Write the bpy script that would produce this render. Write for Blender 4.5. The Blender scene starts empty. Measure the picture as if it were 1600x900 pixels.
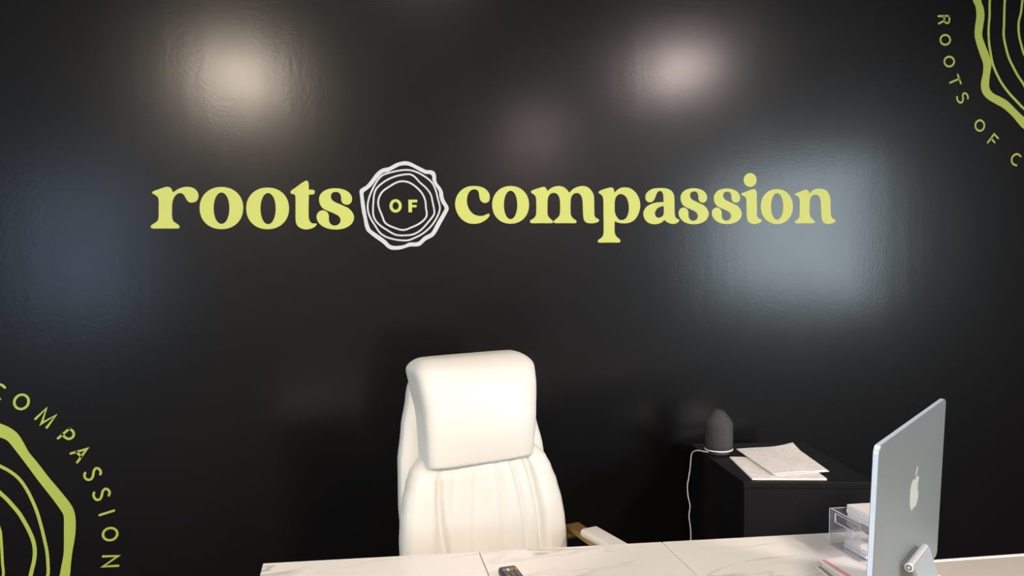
import bpy, bmesh, math, random
from mathutils import Vector, Matrix
PI = math.pi
random.seed(4)
scene = bpy.context.scene
col = scene.collection

# ------------------------------------------------------------------ camera
cam_data = bpy.data.cameras.new('camera')
cam = bpy.data.objects.new('camera', cam_data)
col.objects.link(cam)
cam_data.sensor_width = 36.0
cam_data.lens = 36.0 * 1250.0 / 1600.0
cam_data.clip_start = 0.05
CAM_POS = Vector((0.0, -3.09, 1.585))
YAW, PITCH, ROLL = math.radians(15.0027), math.radians(3.2962), math.radians(-0.8708)
fw = Vector((math.sin(YAW) * math.cos(PITCH), math.cos(YAW) * math.cos(PITCH), -math.sin(PITCH)))
r0 = Vector((math.cos(YAW), -math.sin(YAW), 0))
u0 = r0.cross(fw)
cr = r0 * math.cos(ROLL) + u0 * math.sin(ROLL)
cu = u0 * math.cos(ROLL) - r0 * math.sin(ROLL)
cam.matrix_world = Matrix(((cr.x, cu.x, -fw.x, CAM_POS.x), (cr.y, cu.y, -fw.y, CAM_POS.y),
                           (cr.z, cu.z, -fw.z, CAM_POS.z), (0, 0, 0, 1)))
scene.camera = cam

# ------------------------------------------------------------------ world, light, exposure
scene.view_settings.view_transform = 'Standard'
scene.view_settings.look = 'None'
scene.view_settings.gamma = 1.0
scene.view_settings.use_curve_mapping = False
scene.view_settings.exposure = 0.0
scene.cycles.use_denoising = True
scene.cycles.max_bounces = 10
scene.cycles.transparent_max_bounces = 16
world = bpy.data.worlds.new('sky')
scene.world = world
world.use_nodes = True
bg = world.node_tree.nodes['Background']
bg.inputs['Color'].default_value = (0.62, 0.78, 1.0, 1)
bg.inputs['Strength'].default_value = 1.0
CEIL = 3.3
LAMPS = [  # x, y, radius, radiance, colour
    (-0.50, -5.25, 0.30, 530.0, (1.0, 0.84, 0.67)),
    (3.63, -4.11, 0.30, 250.0, (1.0, 0.82, 0.77)),
    (3.54, -8.50, 0.30, 170.0, (1.0, 0.80, 0.76)),
    (0.70, -1.25, 0.25, 34.0, (1.0, 0.87, 0.76)),  # fill lamp added overhead to brighten the desk, kept out of view
]
def daylight(name, loc, rot, sx, sy, power, color):
    """the bright overcast outdoors seen through one window"""
    l = bpy.data.lights.new(name, 'AREA')
    l.shape = 'RECTANGLE'; l.size = sx; l.size_y = sy; l.energy = power; l.color = color
    o = bpy.data.objects.new(name, l); col.objects.link(o)
    o.location = loc; o.rotation_euler = rot
    return o
daylight('daylight_right', (5.42, -4.75, 1.62), (0, math.radians(90), 0), 1.5, 3.4, 430, (0.80, 0.92, 1.0))
daylight('daylight_rear', (-2.88, -9.22, 1.55), (math.radians(90), 0, 0), 1.4, 2.0, 75, (0.50, 0.70, 1.0))
daylight('daylight_left', (-4.42, -2.9, 1.6), (0, math.radians(-90), 0), 1.6, 1.8, 150, (0.72, 0.86, 1.0))

# ------------------------------------------------------------------ materials
def mat(name, color, rough=0.5, metal=0.0, spec=0.5, emit=None, emit_s=0.0, coat=0.0):
    m = bpy.data.materials.new(name); m.use_nodes = True
    b = m.node_tree.nodes['Principled BSDF']
    b.inputs['Base Color'].default_value = (*color, 1)
    b.inputs['Roughness'].default_value = rough
    b.inputs['Metallic'].default_value = metal
    b.inputs['Specular IOR Level'].default_value = spec
    b.inputs['Coat Weight'].default_value = coat
    if emit:
        b.inputs['Emission Color'].default_value = (*emit, 1)
        b.inputs['Emission Strength'].default_value = emit_s
    return m
def nodes(m): return m.node_tree.nodes, m.node_tree.links, m.node_tree.nodes['Principled BSDF']
def add_bump(m, scale, strength, dist=0.002, detail=4.0, mapping=None):
    n, l, b = nodes(m)
    tc = n.new('ShaderNodeTexCoord'); nz = n.new('ShaderNodeTexNoise'); bp = n.new('ShaderNodeBump')
    nz.inputs['Scale'].default_value = scale; nz.inputs['Detail'].default_value = detail
    bp.inputs['Strength'].default_value = strength; bp.inputs['Distance'].default_value = dist
    if mapping:
        mp = n.new('ShaderNodeMapping'); mp.inputs['Scale'].default_value = mapping
        l.new(tc.outputs['Object'], mp.inputs['Vector']); l.new(mp.outputs['Vector'], nz.inputs['Vector'])
    else:
        l.new(tc.outputs['Object'], nz.inputs['Vector'])
    l.new(nz.outputs['Fac'], bp.inputs['Height']); l.new(bp.outputs['Normal'], b.inputs['Normal'])
    return nz, bp
def add_tone(m, scale, c0, c1, lo=0.35, hi=0.65, detail=5.0):
    n, l, b = nodes(m)
    tc = n.new('ShaderNodeTexCoord'); nz = n.new('ShaderNodeTexNoise'); rp = n.new('ShaderNodeValToRGB')
    nz.inputs['Scale'].default_value = scale; nz.inputs['Detail'].default_value = detail
    rp.color_ramp.elements[0].position = lo; rp.color_ramp.elements[0].color = (*c0, 1)
    rp.color_ramp.elements[1].position = hi; rp.color_ramp.elements[1].color = (*c1, 1)
    l.new(tc.outputs['Object'], nz.inputs['Vector']); l.new(nz.outputs['Fac'], rp.inputs['Fac'])
    l.new(rp.outputs['Color'], b.inputs['Base Color'])

def black_paint():
    """satin black wall paint rolled on: fine stipple, faint vertical roller streaks"""
    m = mat('black_wall_paint', (0.0030, 0.0028, 0.0030), 0.40, spec=0.085, coat=0.44)
    n, l, b = nodes(m)
    tc = n.new('ShaderNodeTexCoord')
    fine = n.new('ShaderNodeTexNoise'); fine.inputs['Scale'].default_value = 70; fine.inputs['Detail'].default_value = 3
    mp = n.new('ShaderNodeMapping'); mp.inputs['Scale'].default_value = (9, 9, 1.1)
    streak = n.new('ShaderNodeTexNoise'); streak.inputs['Scale'].default_value = 1.6; streak.inputs['Detail'].default_value = 4
    l.new(tc.outputs['Object'], fine.inputs['Vector']); l.new(tc.outputs['Object'], mp.inputs['Vector'])
    l.new(mp.outputs['Vector'], streak.inputs['Vector'])
    b1 = n.new('ShaderNodeBump'); b1.inputs['Strength'].default_value = 0.15; b1.inputs['Distance'].default_value = 0.0014
    b2 = n.new('ShaderNodeBump'); b2.inputs['Strength'].default_value = 0.05; b2.inputs['Distance'].default_value = 0.006
    l.new(fine.outputs['Fac'], b1.inputs['Height']); l.new(streak.outputs['Fac'], b2.inputs['Height'])
    l.new(b1.outputs['Normal'], b2.inputs['Normal']); l.new(b2.outputs['Normal'], b.inputs['Normal'])
    mr = n.new('ShaderNodeMapRange'); mr.inputs['To Min'].default_value = 0.17; mr.inputs['To Max'].default_value = 0.24
    big = n.new('ShaderNodeTexNoise'); big.inputs['Scale'].default_value = 2.2; big.inputs['Detail'].default_value = 5
    l.new(tc.outputs['Object'], big.inputs['Vector'])
    l.new(big.outputs['Fac'], mr.inputs['Value']); l.new(mr.outputs['Result'], b.inputs['Coat Roughness'])
    l.new(b2.outputs['Normal'], b.inputs['Coat Normal'])
    return m
def marble():
    """polished white porcelain slab with thin grey veins"""
    m = mat('white_marble_tile', (0.80, 0.775, 0.745), 0.28)
    n, l, b = nodes(m)
    tc = n.new('ShaderNodeTexCoord')
    mp = n.new('ShaderNodeMapping'); mp.inputs['Rotation'].default_value = (0, 0, math.radians(38))
    mp.inputs['Scale'].default_value = (0.8, 3.2, 1.0)
    l.new(tc.outputs['Object'], mp.inputs['Vector'])
    def vein(scale, width, seed, dark):
        nz = n.new('ShaderNodeTexNoise'); nz.noise_dimensions = '4D'
        nz.inputs['W'].default_value = seed; nz.inputs['Scale'].default_value = scale
        nz.inputs['Detail'].default_value = 4; nz.inputs['Roughness'].default_value = 0.42; nz.inputs['Distortion'].default_value = 0.1
        l.new(mp.outputs['Vector'], nz.inputs['Vector'])
        s = n.new('ShaderNodeMath'); s.operation = 'SUBTRACT'; s.inputs[1].default_value = 0.5
        a = n.new('ShaderNodeMath'); a.operation = 'ABSOLUTE'
        r = n.new('ShaderNodeMapRange'); r.interpolation_type = 'SMOOTHSTEP'
        r.inputs['From Min'].default_value = 0.0; r.inputs['From Max'].default_value = width
        r.inputs['To Min'].default_value = dark; r.inputs['To Max'].default_value = 0.0
        msk = n.new('ShaderNodeTexNoise'); msk.noise_dimensions = '4D'; msk.inputs['W'].default_value = seed + 7
        msk.inputs['Scale'].default_value = 3.0
        l.new(tc.outputs['Object'], msk.inputs['Vector'])
        mk = n.new('ShaderNodeMapRange'); mk.inputs['From Min'].default_value = 0.45; mk.inputs['From Max'].default_value = 0.62
        mu = n.new('ShaderNodeMath'); mu.operation = 'MULTIPLY'
        l.new(nz.outputs['Fac'], s.inputs[0]); l.new(s.outputs[0], a.inputs[0]); l.new(a.outputs[0], r.inputs['Value'])
        l.new(msk.outputs['Fac'], mk.inputs['Value'])
        l.new(r.outputs['Result'], mu.inputs[0]); l.new(mk.outputs['Result'], mu.inputs[1])
        return mu
    v1, v2 = vein(1.7, 0.008, 1.3, 0.7), vein(2.6, 0.024, 5.1, 0.24)
    ad = n.new('ShaderNodeMath'); ad.operation = 'MAXIMUM'
    l.new(v1.outputs[0], ad.inputs[0]); l.new(v2.outputs[0], ad.inputs[1])
    mx = n.new('ShaderNodeMix'); mx.data_type = 'RGBA'
    mx.inputs['A'].default_value = (0.80, 0.775, 0.745, 1); mx.inputs['B'].default_value = (0.30, 0.285, 0.28, 1)
    l.new(ad.outputs[0], mx.inputs['Factor']); l.new(mx.outputs['Result'], b.inputs['Base Color'])
    return m
def acrylic():
    m = bpy.data.materials.new('clear_acrylic'); m.use_nodes = True
    n, l = m.node_tree.nodes, m.node_tree.links
    n.remove(n['Principled BSDF']); out = n['Material Output']
    tr = n.new('ShaderNodeBsdfTransparent'); tr.inputs['Color'].default_value = (0.965, 0.965, 0.975, 1)
    gl = n.new('ShaderNodeBsdfGlossy'); gl.inputs['Roughness'].default_value = 0.08
    df = n.new('ShaderNodeBsdfDiffuse'); df.inputs['Color'].default_value = (0.75, 0.75, 0.80, 1)
    lw = n.new('ShaderNodeLayerWeight'); lw.inputs['Blend'].default_value = 0.25
    m1 = n.new('ShaderNodeMixShader'); m2 = n.new('ShaderNodeMixShader'); m2.inputs['Fac'].default_value = 0.055
    mr = n.new('ShaderNodeMapRange'); mr.inputs['To Min'].default_value = 0.03; mr.inputs['To Max'].default_value = 0.35
    l.new(lw.outputs['Fresnel'], mr.inputs['Value']); l.new(mr.outputs['Result'], m1.inputs['Fac'])
    l.new(tr.outputs[0], m1.inputs[1]); l.new(gl.outputs[0], m1.inputs[2])
    l.new(m1.outputs[0], m2.inputs[1]); l.new(df.outputs[0], m2.inputs[2])
    l.new(m2.outputs[0], out.inputs['Surface'])
    return m
def printed_paper(name, c, ink, scale, strength):
    """paper with faint rows of print"""
    m = mat(name, c, 0.75, spec=0.3)
    n, l, b = nodes(m)
    tc = n.new('ShaderNodeTexCoord')
    w = n.new('ShaderNodeTexWave'); w.bands_direction = 'Y'; w.inputs['Scale'].default_value = scale
    nz = n.new('ShaderNodeTexNoise'); nz.inputs['Scale'].default_value = 42; nz.inputs['Detail'].default_value = 3
    r1 = n.new('ShaderNodeMapRange'); r1.inputs['From Min'].default_value = 0.55; r1.inputs['From Max'].default_value = 0.8
    r2 = n.new('ShaderNodeMapRange'); r2.inputs['From Min'].default_value = 0.46; r2.inputs['From Max'].default_value = 0.60
    r2.inputs['To Max'].default_value = strength
    mu = n.new('ShaderNodeMath'); mu.operation = 'MULTIPLY'
    mx = n.new('ShaderNodeMix'); mx.data_type = 'RGBA'
    mx.inputs['A'].default_value = (*c, 1); mx.inputs['B'].default_value = (*ink, 1)
    l.new(tc.outputs['Object'], w.inputs['Vector']); l.new(tc.outputs['Object'], nz.inputs['Vector'])
    l.new(w.outputs['Fac'], r1.inputs['Value']); l.new(nz.outputs['Fac'], r2.inputs['Value'])
    l.new(r1.outputs['Result'], mu.inputs[0]); l.new(r2.outputs['Result'], mu.inputs[1])
    l.new(mu.outputs[0], mx.inputs['Factor']); l.new(mx.outputs['Result'], b.inputs['Base Color'])
    return m
M = {}
M['black_wall'] = black_paint()
M['green'] = mat('green_vinyl', (0.53, 0.565, 0.13), 0.55, spec=0.35)
M['dimmed_green'] = mat('dimmed_green_vinyl', (0.37, 0.45, 0.072), 0.55, spec=0.35)  # darker copy of the green: light falloff towards the corners put into it
M['white_vinyl'] = mat('white_vinyl', (0.57, 0.57, 0.57), 0.55, spec=0.35)
M['room_wall'] = mat('warm_grey_wall_paint', (0.26, 0.25, 0.24), 0.75); add_bump(M['room_wall'], 120, 0.08)
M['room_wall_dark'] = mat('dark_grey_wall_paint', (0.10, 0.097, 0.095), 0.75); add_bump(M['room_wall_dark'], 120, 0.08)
M['ceiling'] = mat('ceiling_paint', (0.16, 0.155, 0.15), 0.9); add_bump(M['ceiling'], 90, 0.1)
M['floor'] = mat('grey_floor', (0.06, 0.057, 0.055), 0.85, spec=0.2); add_tone(M['floor'], 3, (0.045, 0.043, 0.042), (0.07, 0.067, 0.064))
M['frame'] = mat('dark_window_frame', (0.03, 0.03, 0.03), 0.4)
M['lamp_trim'] = mat('white_lamp_trim', (0.8, 0.8, 0.78), 0.5)
M['marble'] = marble()
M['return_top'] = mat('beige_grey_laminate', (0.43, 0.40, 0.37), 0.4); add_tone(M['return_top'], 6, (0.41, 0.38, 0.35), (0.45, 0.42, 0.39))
M['desk_body'] = mat('white_desk_laminate', (0.70, 0.68, 0.65), 0.4); add_bump(M['desk_body'], 200, 0.03)
M['leather'] = mat('white_leather', (0.63, 0.61, 0.56), 0.42); add_bump(M['leather'], 260, 0.10, 0.0008)
M['gold'] = mat('brushed_gold_metal', (0.42, 0.27, 0.075), 0.38, metal=0.85); add_bump(M['gold'], 90, 0.06, 0.001, mapping=(1, 12, 1))
M['black_plastic'] = mat('black_plastic', (0.012, 0.012, 0.013), 0.45); add_bump(M['black_plastic'], 300, 0.05)
M['side_table'] = mat('black_table_laminate', (0.0045, 0.0045, 0.0055), 0.5, spec=0.3); add_bump(M['side_table'], 150, 0.05)
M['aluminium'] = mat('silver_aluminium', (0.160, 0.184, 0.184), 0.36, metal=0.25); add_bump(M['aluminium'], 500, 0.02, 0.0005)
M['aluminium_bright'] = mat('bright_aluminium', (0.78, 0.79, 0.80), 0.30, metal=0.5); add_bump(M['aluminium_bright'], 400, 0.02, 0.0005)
M['edge'] = mat('lit_aluminium_edge', (0.50, 0.58, 0.70), 0.35, metal=0.15); add_bump(M['edge'], 300, 0.02, 0.0004)  # same aluminium as the body, with cool light from the left put into its colour
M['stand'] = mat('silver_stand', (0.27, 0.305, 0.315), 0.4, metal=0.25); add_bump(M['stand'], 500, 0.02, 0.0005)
M['logo'] = mat('polished_logo', (0.36, 0.38, 0.345), 0.4, metal=0.1)
M['screen'] = mat('dark_screen_glass', (0.01, 0.01, 0.012), 0.08)
M['chin'] = mat('pale_chin', (0.72, 0.74, 0.77), 0.4)
M['stone'] = mat('charcoal_ceramic', (0.036, 0.035, 0.035), 0.75); add_bump(M['stone'], 320, 0.35, 0.001)
add_tone(M['stone'], 140, (0.030, 0.029, 0.029), (0.044, 0.042, 0.042))
M['white_plastic'] = mat('white_plastic', (0.82, 0.82, 0.82), 0.4)
M['paper'] = printed_paper('printed_paper', (0.86, 0.83, 0.79), (0.40, 0.38, 0.38), 14, 0.40)
M['paper_plain'] = mat('white_paper', (0.88, 0.855, 0.825), 0.75, spec=0.3); add_bump(M['paper_plain'], 60, 0.05)
M['pink'] = mat('pink_print', (0.92, 0.36, 0.33), 0.7)
M['brown_print'] = mat('brown_print', (0.40, 0.30, 0.26), 0.7)
M['remote_black'] = mat('remote_black', (0.016, 0.015, 0.016), 0.38)
M['key_grey'] = mat('grey_rubber_key', (0.12, 0.11, 0.12), 0.5)
for k, c in dict(blue=(0.10, 0.17, 0.42), yellow=(0.75, 0.58, 0.28), green=(0.10, 0.32, 0.11), red=(0.62, 0.10, 0.06)).items():
    M['key_' + k] = mat('key_' + k, c, 0.5)
M['acrylic'] = acrylic()
M['acrylic_edge'] = mat('acrylic_edge', (0.62, 0.61, 0.66), 0.25)
M['mist'] = bpy.data.materials.new('mist'); M['mist'].use_nodes = True
def mist_nodes(m):
    n, l = m.node_tree.nodes, m.node_tree.links
    n.remove(n['Principled BSDF'])
    tc = n.new('ShaderNodeTexCoord'); gr = n.new('ShaderNodeTexGradient'); gr.gradient_type = 'QUADRATIC_SPHERE'
    mu = n.new('ShaderNodeMath'); mu.operation = 'MULTIPLY'; mu.inputs[1].default_value = 0.45
    vs = n.new('ShaderNodeVolumeScatter'); vs.inputs['Color'].default_value = (0.95, 0.95, 0.95, 1)
    l.new(tc.outputs['Object'], gr.inputs['Vector']); l.new(gr.outputs['Fac'], mu.inputs[0]); l.new(mu.outputs[0], vs.inputs['Density'])
    l.new(vs.outputs[0], n['Material Output'].inputs['Volume'])
mist_nodes(M['mist'])
def pane_mat():
    m = bpy.data.materials.new('window_glass'); m.use_nodes = True
    n, l = m.node_tree.nodes, m.node_tree.links
    n.remove(n['Principled BSDF'])
    tr = n.new('ShaderNodeBsdfTransparent'); tr.inputs['Color'].default_value = (0.96, 0.98, 0.98, 1)
    gl = n.new('ShaderNodeBsdfGlossy'); gl.inputs['Roughness'].default_value = 0.02
    mx = n.new('ShaderNodeMixShader'); mx.inputs['Fac'].default_value = 0.06
    l.new(tr.outputs[0], mx.inputs[1]); l.new(gl.outputs[0], mx.inputs[2]); l.new(mx.outputs[0], n['Material Output'].inputs['Surface'])
    return m
M['pane'] = pane_mat()

# ------------------------------------------------------------------ helpers
def obj(name, bm, m, parent=None, smooth=False, loc=None, rot=None):
    me = bpy.data.meshes.new(name)
    bmesh.ops.recalc_face_normals(bm, faces=bm.faces)
    bm.to_mesh(me); bm.free()
    if m: me.materials.append(m)
    if smooth: me.polygons.foreach_set('use_smooth', [True] * len(me.polygons))
    o = bpy.data.objects.new(name, me); col.objects.link(o)
    if parent: o.parent = parent
    if loc: o.location = loc
    if rot: o.rotation_euler = rot
    return o
def thing(name, label, cat, loc=(0, 0, 0), rotz=0.0, group=None):
    o = bpy.data.objects.new(name, None); col.objects.link(o)
    o.location = loc; o.rotation_euler = (0, 0, rotz); o.empty_display_size = 0.1
    o['label'] = label; o['category'] = cat
    if group: o['group'] = group
    return o
def tag(o, label, cat, group=None):
    o['label'] = label; o['category'] = cat
    if group: o['group'] = group
    return o
def struct(name, bm, m, parent=None):
    o = obj(name, bm, m, parent)
    if not parent: o['kind'] = 'structure'
    return o
def add_box(bm, x0, x1, y0, y1, z0, z1, mtx=None, bevel=0.0, seg=2):
    r = bmesh.ops.create_cube(bm, size=1.0)
    vs = r['verts']
    for v in vs:
        v.co = Vector((x0 + (v.co.x + .5) * (x1 - x0), y0 + (v.co.y + .5) * (y1 - y0), z0 + (v.co.z + .5) * (z1 - z0)))
    if bevel:
        es = list({e for v in vs for e in v.link_edges})
        g = bmesh.ops.bevel(bm, geom=es, offset=bevel, segments=seg, profile=0.5, affect='EDGES')
        vs = list({v for f in g['faces'] for v in f.verts} | {v for v in vs if v.is_valid})
    if mtx is not None:
        for v in vs: v.co = mtx @ v.co
    return vs
def box(x0, x1, y0, y1, z0, z1, bevel=0.0, seg=2):
    bm = bmesh.new(); add_box(bm, x0, x1, y0, y1, z0, z1, None, bevel, seg); return bm
def prism(poly, z0, z1, bevel=0.0):
    """upright prism over a ground polygon"""
    bm = bmesh.new()
    lo = [bm.verts.new((p[0], p[1], z0)) for p in poly]; hi = [bm.verts.new((p[0], p[1], z1)) for p in poly]
    bm.faces.new(lo[::-1]); bm.faces.new(hi)
    n = len(poly)
    for i in range(n): bm.faces.new((lo[i], lo[(i + 1) % n], hi[(i + 1) % n], hi[i]))
    if bevel:
        bmesh.ops.bevel(bm, geom=list(bm.edges), offset=bevel, segments=2, profile=0.5, affect='EDGES')
    return bm
def lathe(prof, seg=48):
    bm = bmesh.new(); rings = []
    for r, z in prof:
        if r < 1e-6: rings.append([bm.verts.new((0, 0, z))])
        else: rings.append([bm.verts.new((r * math.cos(2 * PI * i / seg), r * math.sin(2 * PI * i / seg), z)) for i in range(seg)])
    for a, b in zip(rings, rings[1:]):
        for i in range(seg):
            j = (i + 1) % seg
            if len(a) == 1 and len(b) == 1: continue
            if len(a) == 1: bm.faces.new((a[0], b[i], b[j]))
            elif len(b) == 1: bm.faces.new((a[i], a[j], b[0]))
            else: bm.faces.new((a[i], a[j], b[j], b[i]))
    return bm
def loft(loops, cap=True):
    bm = bmesh.new(); R = [[bm.verts.new(p) for p in lp] for lp in loops]
    n = len(R[0])
    for a, b in zip(R, R[1:]):
        for i in range(n):
            j = (i + 1) % n; bm.faces.new((a[i], a[j], b[j], b[i]))
    if cap: bm.faces.new(R[0][::-1]); bm.faces.new(R[-1])
    return bm
def catmull(pts, closed, sub=5):
    """pts: (x, y, corner); a smooth line through them that breaks at the corners"""
    out = []; n = len(pts)
    for i in range(n if closed else n - 1):
        p1, p2 = pts[i], pts[(i + 1) % n]
        p0 = pts[i - 1] if (closed or i > 0) else p1
        p3 = pts[(i + 2) % n] if (closed or i + 2 < n) else p2
        a0 = p1 if p1[2] else p0
        a3 = p2 if p2[2] else p3
        d = math.hypot(p2[0] - p1[0], p2[1] - p1[1]) or 1e-9
        def tang(a, b, c, k):   # limited tangent so uneven spacing does not overshoot
            tx, ty = (c[0] - a[0]), (c[1] - a[1]); L = math.hypot(tx, ty) or 1e-9
            return tx / L * d * k, ty / L * d * k
        t1 = tang(a0, p1, p2, 1.0); t2 = tang(p1, p2, a3, 1.0)
        for s in range(sub):
            t = s / sub; t2_, t3_ = t * t, t * t * t
            h = (2 * t3_ - 3 * t2_ + 1, t3_ - 2 * t2_ + t, -2 * t3_ + 3 * t2_, t3_ - t2_)
            out.append((h[0] * p1[0] + h[1] * t1[0] + h[2] * p2[0] + h[3] * t2[0],
                        h[0] * p1[1] + h[1] * t1[1] + h[2] * p2[1] + h[3] * t2[1]))
    if not closed: out.append((pts[-1][0], pts[-1][1]))
    return out
def tube(pts, rad, seg=10, flat=1.0):
    """tube along 3-D points"""
    P = [Vector(p) for p in pts]; loops = []
    up = Vector((0.13, 0.31, 0.94))
    nrm = None
    for i, p in enumerate(P):
        d = (P[min(i + 1, len(P) - 1)] - P[max(i - 1, 0)]).normalized()
        if nrm is None: nrm = d.cross(up).normalized()
        nrm = (nrm - d * nrm.dot(d)).normalized(); b = d.cross(nrm)
        loops.append([p + nrm * rad * math.cos(2 * PI * k / seg) + b * rad * flat * math.sin(2 * PI * k / seg) for k in range(seg)])
    return loft(loops)
def decode(s):
    r = []
    for t in s.split():
        c = t[0] == '!'; a, b = t.lstrip('!').split(','); r.append((int(a) * 1e-4, int(b) * 1e-4, c))
    return r
VINYL = 0.0008
def mesh_from_curve(cu):
    o = bpy.data.objects.new('tmp', cu); col.objects.link(o)
    dg = bpy.context.evaluated_depsgraph_get()
    me = bpy.data.meshes.new_from_object(o.evaluated_get(dg))
    bpy.data.objects.remove(o); bpy.data.curves.remove(cu)
    return me
def flat_shape(name, outlines, m, parent, thick=VINYL, sub=5, sampled=False, place=None):
    """a flat cut-out with holes; lies on the wall unless `place` maps (x, y, h) elsewhere"""
    cu = bpy.data.curves.new('tmp', 'CURVE'); cu.dimensions = '2D'; cu.fill_mode = 'BOTH'; cu.extrude = thick / 2
    for ol in outlines:
        pts = ol if sampled else catmull(ol, True, sub)
        sp = cu.splines.new('POLY'); sp.points.add(len(pts) - 1); sp.use_cyclic_u = True
        for p, q in zip(sp.points, pts): p.co = (q[0], q[1], 0, 1)
    me = mesh_from_curve(cu); me.name = name
    for v in me.vertices:
        x, y, h = v.co
        v.co = place(x, y, h + thick / 2) if place else (x, -(h + thick / 2) - 0.0002, y)
    me.materials.clear(); me.materials.append(m)
    bm = bmesh.new(); bm.from_mesh(me); bmesh.ops.recalc_face_normals(bm, faces=bm.faces); bm.to_mesh(me); bm.free()
    o = bpy.data.objects.new(name, me); col.objects.link(o)
    if parent: o.parent = parent
    return o
def offset_loop(P, d):
    n = len(P); out = []
    for i in range(n):
        a, b = P[i - 1], P[(i + 1) % n]
        tx, ty = b[0] - a[0], b[1] - a[1]; L = math.hypot(tx, ty) or 1e-9
        out.append((P[i][0] - ty / L * d, P[i][1] + tx / L * d))
    return out
def ring_band(name, centre_line, w, m, parent):
    P = catmull(centre_line, True, 4)
    return flat_shape(name, [offset_loop(P, w / 2), offset_loop(P, -w / 2)], m, parent, sampled=True)
def stroke_poly(P, w):
    """outline of a pen stroke with round ends and mitred corners"""
    n = len(P); L, R = [], []
    for i in range(n):
        d1 = Vector(P[i]) - Vector(P[i - 1]) if i > 0 else Vector(P[1]) - Vector(P[0])
        d2 = Vector(P[i + 1]) - Vector(P[i]) if i < n - 1 else d1
        d1.normalize(); d2.normalize()
        n1, n2 = Vector((-d1.y, d1.x)), Vector((-d2.y, d2.x))
        mv = n1 + n2
        mv = mv / max(mv.length_squared, 0.55) * 2 * (w / 2) if mv.length > 1e-6 else n1 * w / 2
        L.append(Vector(P[i]) + mv); R.append(Vector(P[i]) - mv)
    d = (Vector(P[-1]) - Vector(P[-2])).normalized(); nn = Vector((-d.y, d.x))
    cap1 = [Vector(P[-1]) + nn * math.cos(t) * w / 2 + d * math.sin(t) * w / 2 for t in (PI * .2, PI * .4, PI * .6, PI * .8)]
    e = (Vector(P[0]) - Vector(P[1])).normalized(); ne = Vector((-e.y, e.x))
    cap0 = [Vector(P[0]) + ne * math.cos(t) * w / 2 + e * math.sin(t) * w / 2 for t in (PI * .2, PI * .4, PI * .6, PI * .8)]
    return [tuple(p) for p in L + cap1 + R[::-1] + cap0]
def join_meshes(name, objs, m, parent):
    bm = bmesh.new()
    for o in objs:
        bm.from_mesh(o.data)
    for o in objs:
        me = o.data; bpy.data.objects.remove(o); bpy.data.meshes.remove(me)
    return obj(name, bm, m, parent)

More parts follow.
